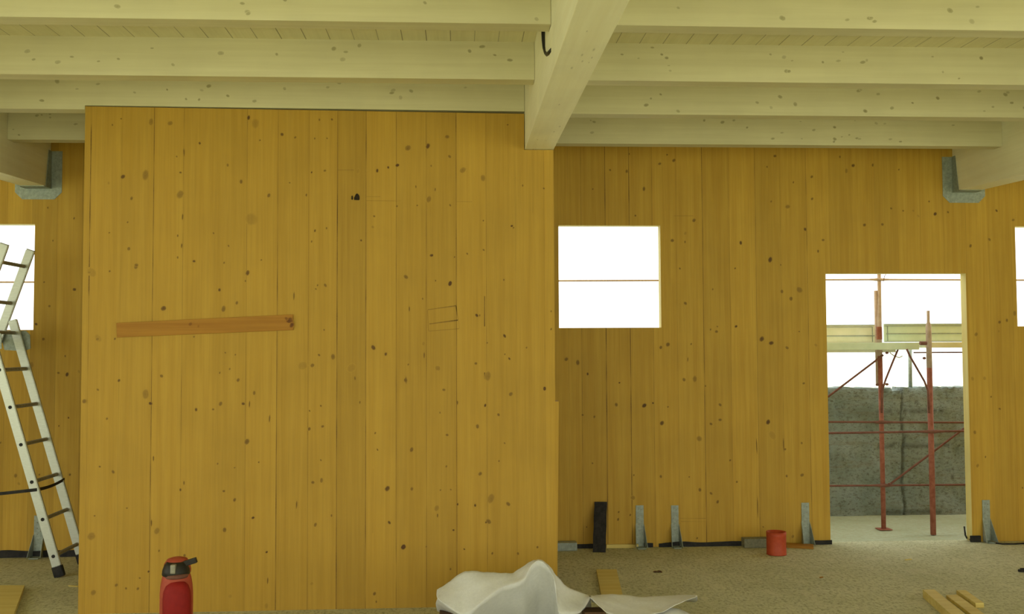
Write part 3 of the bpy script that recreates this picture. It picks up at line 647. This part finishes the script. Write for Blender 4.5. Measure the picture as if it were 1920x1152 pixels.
# rear leg (visible, right-bottom to left-top) and front leg (left-bottom to right-top)
nb = Vector((foot.x-.005, YN, .03)); nh = xz(20.6, 764, YN); dr = (nh-nb).normalized()
top = nb+dr*((at(0, 597, YN).z-nb.z)/dr.z)
off = Vector((0, YF-YN, 0))
W = .062
for o_ in (Vector(), off):
    bm = new_bm(); beam(bm, nb+o_, top+o_, W, .026); link('stile', bm, M_alu, lad)
    bm = new_bm(); q = nb+o_; beam(bm, q-dr*.028, q+dr*.05, W*1.12, .034); link('rubber_foot', bm, M_black, lad)
t2 = xz(57.5, 470, YF); m2 = xz(6, 611, YF); df = (m2-t2).normalized()
bot = t2+df*((.03-t2.z)/df.z)
for o_ in (Vector(), -off):
    bm = new_bm(); beam(bm, bot+o_, t2+o_, W, .026); link('stile', bm, M_alu, lad)
    bm = new_bm(); q = bot+o_; beam(bm, q+df*.028, q-df*.05, W*1.12, .034); link('rubber_foot', bm, M_black, lad)
    bm = new_bm(); q = t2+o_; beam(bm, q, q-df*.006, W*1.03, .028); link('end_cap', bm, M_rung, lad)
def rung(p, dirv):
    bm = new_bm(); s = Vector((dirv.z, 0, -dirv.x)); a, b_ = p+Vector((0, .012, 0)), p+off-Vector((0, .012, 0))
    r = .014; pro = [(s*r*math.cos(t*math.pi/4+.39)+dirv*r*math.sin(t*math.pi/4+.39)) for t in range(8)]
    A = [bm.verts.new(a+v) for v in pro]; B = [bm.verts.new(b_+v) for v in pro]
    bm.faces.new(A); bm.faces.new(B[::-1])
    for i in range(8): bm.faces.new((A[i], B[i], B[(i+1) % 8], A[(i+1) % 8]))
    o = link('rung', bm, M_rung, lad)
    bm = new_bm(); M = Matrix.Translation(p-Vector((0, .0145, 0))) @ Matrix.Rotation(math.pi/2, 4, 'X')
    bmesh.ops.create_cone(bm, cap_ends=True, segments=16, radius1=.012, radius2=.012, depth=.004, matrix=M)
    link('rivet', bm, M_black, o)
for k, v in enumerate((1043, 974, 904, 834, 764, 694)):
    p = nb+dr*((xz(109-.317*(1043-v), v, YN).z-nb.z)/dr.z); rung(p, dr)
tn_ = t2-off; sp = .285
for k in range(8):
    p = tn_+df*(.125+sp*k)
    if p.z > .2: rung(p, df)
# hinge plate where the two legs cross
hp = nb+dr*((at(0, 632, YN).z-nb.z)/dr.z)
for o_ in (Vector((0, -.019, 0)), off+Vector((0, .019, 0))):
    bm = new_bm(); c0 = hp+o_
    prism(bm, [c0+Vector(q) for q in ((-.13, -.003, .02), (-.10, -.003, .05), (.05, -.003, .05), (.08, -.003, .02), (.085, -.003, -.08), (.04, -.003, -.10), (-.10, -.003, -.09))], (0, .006, 0))
    link('hinge_plate', bm, M_zinc, lad)
bm = new_bm(); c0 = hp+Vector((-.02, .0, .035)); tube(bm, [c0+Vector((0, -.03, 0)), c0+off+Vector((0, .03, 0))], .014, 10); link('hinge_rod', bm, M_rung, lad)
# strap
bm = new_bm(); p1 = nb+dr*((at(0, 919, YN).z-nb.z)/dr.z)
q1 = bot-off; tt = (p1.z-.05-q1.z)/(-df.z); q1 = q1-df*tt
for (a, b_) in ((p1+Vector((.02, -.017, .0)), q1+Vector((0, -.017, 0))), (p1+Vector((.02, -.017, 0)), p1+off*1.0+Vector((.03, .016, .012)))):
    d_ = b_-a; s = Vector((0, 0, .011)); th = Vector((0, .002, 0)); n = 8; prev = None
    for i in range(n+1):
        p = a+d_*i/n-Vector((0, 0, .012*math.sin(math.pi*i/n))); ring = [bm.verts.new(q) for q in (p-s, p+s, p+s+th, p-s+th)]
        if prev:
            for k in range(4): bm.faces.new((prev[k], prev[(k+1) % 4], ring[(k+1) % 4], ring[k]))
        else: bm.faces.new(ring)
        prev = ring
    bm.faces.new(prev[::-1])
link('safety_strap', bm, M_black, lad)

# ------------------------------------------------------------------ scaffold outside
sca = thing('scaffold', 'rusty red scaffold with pale green deck standing outside, seen through the doorway and windows', 'scaffold', (0, 0, 0))
pA = ground(1657, 993, 0); YA = pA.y; pB = ground(1750, 1003, 0); YBp = pB.y
XA, XB = pA.x, pB.x
def spart(name, m, f, smooth=False):
    bm = new_bm(); f(bm); return link(name, bm, m, sca)
ZTOP = at(1648, 300, YA).z
zA = lambda v: at(1650, v, YA).z
zB = lambda v: at(1745, v, YBp).z
spart('post', M_rust, lambda bm: tube(bm, [(XA, YA, .006), (XA, YA, zA(668))], .0195, 16))
spart('post', M_glare, lambda bm: tube(bm, [(XA, YA, zA(668)), (XA, YA, zA(600)), (XA+.006, YA, zA(560)), (XA+.008, YA, ZTOP)], [.0195, .019, .0155, .0155], 16))
spart('post', M_glare, lambda bm: tube(bm, [(XA-.017, YA+.02, zA(722)), (XA-.017, YA+.02, zA(545))], .0155, 12))
spart('base_plate', M_rust, lambda bm: box(bm, XA-.055, XA+.055, YA-.05, YA+.05, 0, .006, .001))
spart('post', M_rust, lambda bm: tube(bm, [(XB, YBp, .0), (XB, YBp, zB(690))], .0225, 16))
spart('post', M_glare, lambda bm: tube(bm, [(XB, YBp, zB(690)), (XB, YBp, zB(612)), (XB, YBp, zB(604)), (XB, YBp, zB(583))], [.0225, .0225, .0125, .0125], 16))
def ledger(u0, v0, u1, v1, Y, r, knots=(), m=M_rust2):
    a, b_ = at(u0, v0, Y), at(u1, v1, Y)
    n = 40; pts = [a+(b_-a)*i/n for i in range(n+1)]
    rs = []
    for p in pts:
        k = max([0]+[1-abs(p.x-x)/.09 for x in knots]); rs.append(r*(1+.9*max(0, k)))
    spart('ledger', m, lambda bm: tube(bm, pts, rs, 10))
ledger(1500, 791.5, 1860, 793, YA-.02, .0085, (XA,))
ledger(1500, 813.5, 1860, 808, YBp-.024, .0095, (XB,))
ledger(1500, 912, 1870, 909, YA-.02, .0085, (XA,))
# guard rails continuing past the windows
ledger(900, 527.5, 1648, 524.5, YA-.02, .0075, (XA,), M_glare)
ledger(1648, 524.5, 2040, 526, YA-.02, .0075, (XA,), M_glare)
ledger(-80, 529.5, 880, 527.5, YA-.02, .0075, (), M_glare)
def brace(u0, v0, Y0, u1, v1, Y1, r=.008, bend=None, m=M_rust2):
    a, b_ = at(u0, v0, Y0), at(u1, v1, Y1); pts = [a, b_]
    if bend: pts = [a]+[at(*q) for q in bend]+[b_]
    spart('brace', m, lambda bm: tube(bm, pts, r, 10))
brace(1656, 666, YA-.03, 1545, 750, YA-.03, .0085)
brace(1668, 909, YA-.03, 1870, 757, YA-.03, .009, None, M_rust2)
brace(1684, 655, YA-.035, 1653, 775, YA-.035, .0085, [(1676, 674, YA-.035), (1661, 711, YA-.035), (1655, 730, YA-.035)])
brace(1700, 655, YBp-.03, 1742, 775, YBp-.03, .0085, [(1706, 668, YBp-.03), (1733, 715, YBp-.03), (1740, 733, YBp-.03)])
# deck and toe boards
def toe(u0, u1, v0, v1, Y, m, split, capped):
    a, c_ = at(u0, v0, Y), at(u1, v1, Y); z1, z0 = a.z, c_.z; bm = new_bm()
    box(bm, a.x, c_.x, Y, Y+.012, z0, z1, .002); o = link('toe_board', bm, m, sca)
    fr = .030/2; bm = new_bm()
    def bar(x0, x1, za, zb_): box(bm, x0, x1, Y-.006, Y-.0005, za, zb_, .0015)
    bar(a.x, c_.x, z1-.006, z1); bar(a.x, c_.x-.05*(capped=='r'), z1-.022, z1-.017); bar(a.x, c_.x, z0, z0+.006); zm = z0+(z1-z0)*split; bar(a.x+.02, c_.x-.02, zm-.004, zm+.004)
    if capped in 'r': bar(c_.x-.055, c_.x-.049, z0+.012, z1-.018)
    if capped in 'l': bar(a.x+.03, a.x+.034, z0+.012, z1-.018)
    link('frame', bm, M_zinc, o)
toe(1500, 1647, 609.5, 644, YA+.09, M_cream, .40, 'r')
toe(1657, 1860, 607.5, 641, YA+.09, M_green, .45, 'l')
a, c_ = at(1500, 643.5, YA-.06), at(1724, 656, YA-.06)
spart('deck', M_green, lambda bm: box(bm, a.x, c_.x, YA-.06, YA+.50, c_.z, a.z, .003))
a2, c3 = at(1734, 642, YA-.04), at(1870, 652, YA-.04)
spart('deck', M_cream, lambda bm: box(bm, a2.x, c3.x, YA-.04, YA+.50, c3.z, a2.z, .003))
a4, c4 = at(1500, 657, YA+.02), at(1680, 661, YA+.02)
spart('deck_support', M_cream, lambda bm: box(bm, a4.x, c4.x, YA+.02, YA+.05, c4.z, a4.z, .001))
a4, c4 = at(1713, 661.5, YA+.02), at(1870, 664.5, YA+.02)
spart('deck_support', M_rust2, lambda bm: tube(bm, [(a4.x, YA+.02, a4.z), (c4.x, YA+.02, a4.z)], .006, 8))
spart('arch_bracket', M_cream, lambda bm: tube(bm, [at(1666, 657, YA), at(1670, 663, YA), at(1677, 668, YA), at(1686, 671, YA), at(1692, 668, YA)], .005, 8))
a5, c5 = at(1645.5, 613, YA-.045), at(1654.5, 637, YA-.045)
spart('coupler', M_rust, lambda bm: box(bm, a5.x, c5.x, YA-.045, YA-.018, c5.z, a5.z, .003))
spart('coupler', M_rust2, lambda bm: tube(bm, [at(1725, 644, YBp-.03), at(1737, 644, YBp-.03)], .016, 12))
for (u, v, Y) in ((1663, 662, YA-.03), (1668, 908, YA-.035), (1645, 722, YA-.03), (1663, 721, YA-.04), (1733, 672, YBp-.03)):
    p = at(u, v, Y); spart('coupler', M_rust2, lambda bm: (bmesh.ops.create_uvsphere(bm, u_segments=10, v_segments=6, radius=.014, matrix=Matrix.Translation(p) @ Matrix.Diagonal((1.1, .8, .8, 1)))))
# wire hook on top rail
spart('wire_hook', M_rust2, lambda bm: tube(bm, [at(1656, 528, YA-.03), at(1658, 521, YA-.03), at(1659, 517, YA-.03), at(1661, 515, YA-.03)], .003, 6))

# ------------------------------------------------------------------ concrete wall outside
YC = ground(1650, 966).y
bm = new_bm(); mk = bm.verts.layers.float['mark']; nx_, nz_ = 220, 34
x0, x1 = -8.0, 9.0; seam = at(1692, 850, YC).x; zt0 = at(1600, 728, YC).z; cols = []
notch_x0, notch_x1 = at(1672, 740, YC).x, at(1692, 740, YC).x
xs_ = [x0+(x1-x0)*i/60 for i in range(61) if not 2.6 < x0+(x1-x0)*i/60 < 5.4]+[2.6+2.8*i/220 for i in range(221)]; xs_.sort()
for x in xs_:
    h = zt0+.018*noise.noise(Vector((x*6, 0, 0)))+.012*noise.noise(Vector((x*25, 4, 0)))
    if notch_x0 < x < notch_x1: h -= .035
    col = []
    for j in range(nz_+1):
        z = -.05+(h+.05)*j/nz_; y = YC+.03*noise.fractal(Vector((x*3, z*3, 1)), 1, 2, 4)+.012*noise.noise(Vector((x*20, z*20, 7)))
        v = bm.verts.new((x, y, z)); v[mk] = 0
        if abs(x-seam-.02*noise.noise(Vector((z*5, 0, 0)))) < .011: v[mk] = .5; v.co.y += .012
        if abs((z % .31)-.02) < .012 and noise.noise(Vector((x*1.3, z, 9))) > .05: v[mk] = .5
        col.append(v)
    t = bm.verts.new((x, YC+.22, h)); bt = bm.verts.new((x, YC+.22, -.05)); col += [t, bt]; cols.append(col)
for a, b_ in zip(cols, cols[1:]):
    for j in range(len(a)-1): bm.faces.new((a[j], b_[j], b_[j+1], a[j+1]))
bm.faces.new(cols[0][::-1]); bm.faces.new(cols[-1])
o = link('concrete_wall', bm, M_conc, smooth=True); tag(o, 'low rough concrete wall standing outside behind the scaffold', 'wall')
# pipe standing on the concrete wall
bm = new_bm(); p = at(1707, 728, YC+.11); tube(bm, [(p.x, YC+.11, zt0-.03), (p.x+.004, YC+.11, at(1707, 652, YC+.11).z)], .018, 12)
tag(link('metal_pole', bm, M_zinc), 'thin grey pole standing up from the concrete wall behind the scaffold', 'pole')

# ------------------------------------------------------------------ white sheet over timber, front centre
YS = 5.02
for (u0, u1, v, Yd, H, lab) in ((824, 862, 1149, 5.24, .13, 'dark brown timber end poking out under the left end of the white sheet'),
                            (1094, 1134, 1145, 5.13, .14, 'dark brown timber in the gap between the two folds of the white sheet')):
    a, c_ = at(u0, v, Yd+.04), at(u1, v, Yd+.04); bm = new_bm(); box(bm, a.x, c_.x, Yd, Yd+(.12 if u0 < 1000 else .10), .001, a.z, .003)
    tag(link('timber_block', bm, M_brownwood), lab, 'timber')
sil = [(820,1106,1122),(836,1095,1135),(852,1083,1148),(872,1070.5,1160),(895,1070.5,1140),(920,1072.5,1118),(945,1074,1101),(962,1076,1097),(975,1068,1093),(985,1060,1087),(993,1055,1068),(1000,1051,1058),(1009,1048.5,1051),(1020,1051.5,1056),(1030,1060,1066),(1037,1071,1078),(1042,1079,1094),(1046,1084,1150),(1056,1096,1154),(1070,1105,1152),(1088,1112,1150),(1099,1115,1138),(1107,1117.5,1121)]
bm = new_bm(); cr = bm.edges.layers.float.new('crease_edge'); vc_ = bm.verts.layers.float.new('crease_vert'); cols = []
for (u, vs_, vc) in sil:
    n0 = noise.noise(Vector((u*.03, 1, 0)))
    col = [at(u+3, vs_+45, YS+.42), at(u+2, vs_+12, YS+.30), at(u, vs_, YS+.20+.03*n0)]
    deep = min(1, abs(vc-vs_)/60)
    for k in (1, 2, 3): col.append(at(u-2*math.sin(k), vs_+(vc-vs_)*k/3-2.0*math.sin(k*1.05)*deep, YS+.20-.20*k/3*(.35+.65*deep)+.012*noise.noise(Vector((u*.05, k, 3)))))
    yend = (1150 if u < 872 else 1195) if u < 1088 else (1150 if u < 1105 else 1124)
    for k in (1, 2, 3):
        v_ = vc+(max(yend, vc+2)-vc)*k/3; col.append(at(u+3*math.sin(u*.05+k), v_, YS+(.20-.20*(.35+.65*deep))-.01+.10*k+.014*noise.noise(Vector((u*.035, k*.8, 5)))))
    cols.append([bm.verts.new((p.x, p.y, max(p.z, .006))) for p in col])
for a, b_ in zip(cols, cols[1:]):
    for j in range(len(a)-1): bm.faces.new((a[j], b_[j], b_[j+1], a[j+1]))
for a, b_ in zip(cols, cols[1:]):
    for j, w_ in ((2, .55), (5, .95)):
        e_ = bm.edges.get((a[j], b_[j]))
        if e_: e_[cr] = w_
for c_ in cols:
    c_[2][vc_] = .75; c_[5][vc_] = .6
# right wing
win = [(1107,1117.5,1121),(1118,1113.5,1133),(1133,1109.5,1146),(1155,1110.5,1156),(1180,1114,1158),(1210,1115.5,1156),(1240,1115,1150),(1255,1114.5,1139),(1275,1114,1132),(1293,1114,1124),(1307,1116.5,1119.5)]
cols = []
for i, (u, vs_, vc) in enumerate(win):
    col = [at(u+2, vs_+14, YS+.38), at(u, vs_, YS+.24)]
    for k in (1, 2, 3, 4): col.append(at(u, vs_+(vc-vs_)*k/4, YS+.24-.07*k+.012*noise.noise(Vector((u*.05, k, 8)))))
    cols.append([bm.verts.new(p) for p in col])
for a, b_ in zip(cols, cols[1:]):
    for j in range(len(a)-1): bm.faces.new((a[j], b_[j], b_[j+1], a[j+1]))
# lower fold of the wing
low = [(1228,1148,1170),(1242,1139,1170),(1258,1136,1170),(1272,1138,1172),(1288,1145,1175),(1306,1156,1178)]
cols = []
for (u, v0, v1) in low:
    cols.append([bm.verts.new(at(u-4, v0+3, YS+.10)), bm.verts.new(at(u, v0, YS+.03)), bm.verts.new(at(u+2, (v0+v1)/2, YS-.06)), bm.verts.new(at(u+4, v1, YS-.14))])
for a, b_ in zip(cols, cols[1:]):
    for j in range(len(a)-1): bm.faces.new((a[j], b_[j], b_[j+1], a[j+1]))
bmesh.ops.remove_doubles(bm, verts=bm.verts, dist=.0005)
sh = link('plastic_sheet', bm, M_sheet, smooth=True)
sub = sh.modifiers.new('sub', 'SUBSURF'); sub.levels = sub.render_levels = 2
tx = bpy.data.textures.new('folds', 'CLOUDS'); tx.noise_scale = .10; tx.noise_depth = 3
dp = sh.modifiers.new('folds', 'DISPLACE'); dp.texture = tx; dp.texture_coords = 'LOCAL'; dp.strength = .022; dp.mid_level = .5
sol = sh.modifiers.new('sol', 'SOLIDIFY'); sol.thickness = .0015
sh.name = 'fabric_sheet'; tag(sh, 'crumpled white fabric sheet heaped in front of the middle panel', 'sheet')

# ------------------------------------------------------------------ red tool standing on the floor
YT = 5.0; mp = YT/FPX
c0 = at(331, 1100, YT); tool = thing('power_tool', 'red and black rounded tool standing upright in front of the yellow panel', 'tool', (c0.x, YT, 0))
zt_ = at(331, 1047, YT).z
def lathe(bm, prof, cx=0, cy=0, sx=1, sy=1, n=32):
    rings = [[bm.verts.new((cx+r*sx*math.cos(2*math.pi*k/n), cy+r*sy*math.sin(2*math.pi*k/n), z)) for k in range(n)] for r, z in prof]
    for a, b_ in zip(rings, rings[1:]):
        for k in range(n): bm.faces.new((a[k], a[(k+1) % n], b_[(k+1) % n], b_[k])).smooth = True
    bm.faces.new(rings[0][::-1]); bm.faces.new(rings[-1])
Z = lambda v: at(331, v, YT).z
bm = new_bm(); lathe(bm, [(.075, .002), (.080, .01), (.080, Z(1112)), (.077, Z(1098)), (.071, Z(1084)), (.060, Z(1071)), (.05, Z(1066))], 0, 0); link('housing', bm, M_redlight, tool)
bm = new_bm(); lathe(bm, [(.064, Z(1078)), (.068, Z(1076)), (.066, Z(1068)), (.056, Z(1058)), (.045, Z(1053))], -.002, -.004); link('collar', bm, M_conduit, tool)
bm = new_bm(); lathe(bm, [(.066, Z(1076)), (.068, Z(1070)), (.062, Z(1058)), (.048, Z(1050)), (.028, Z(1047.5)), (.008, Z(1047))], -.004, .022); link('cap', bm, M_redlight, tool)
bm = new_bm(); box(bm, -.012, .014, -.075, -.03, Z(1071), Z(1054), .006); link('grip_insert', bm, M_rung, tool)
bm = new_bm(); lathe(bm, [(.055, .02), (.069, .03), (.069, Z(1118)), (.066, Z(1106)), (.055, Z(1094)), (.036, Z(1087)), (.012, Z(1084.5))], .017, -.050, 1, .85); link('front_housing', bm, M_redtool, tool)
bm = new_bm(); lathe(bm, [(.055, Z(1081)), (.058, Z(1079)), (.057, Z(1075)), (.05, Z(1073))], .006, -.02); link('vent_ring', bm, M_rust2, tool)
bm = new_bm(); M = Matrix.Translation((.072, -.01, Z(1053.5))) @ Matrix.Rotation(-.3, 4, 'Y'); box(bm, -.042, .030, -.012, .012, -.0135, .0135, .003, M=M); link('lever', bm, M_conduit, tool)
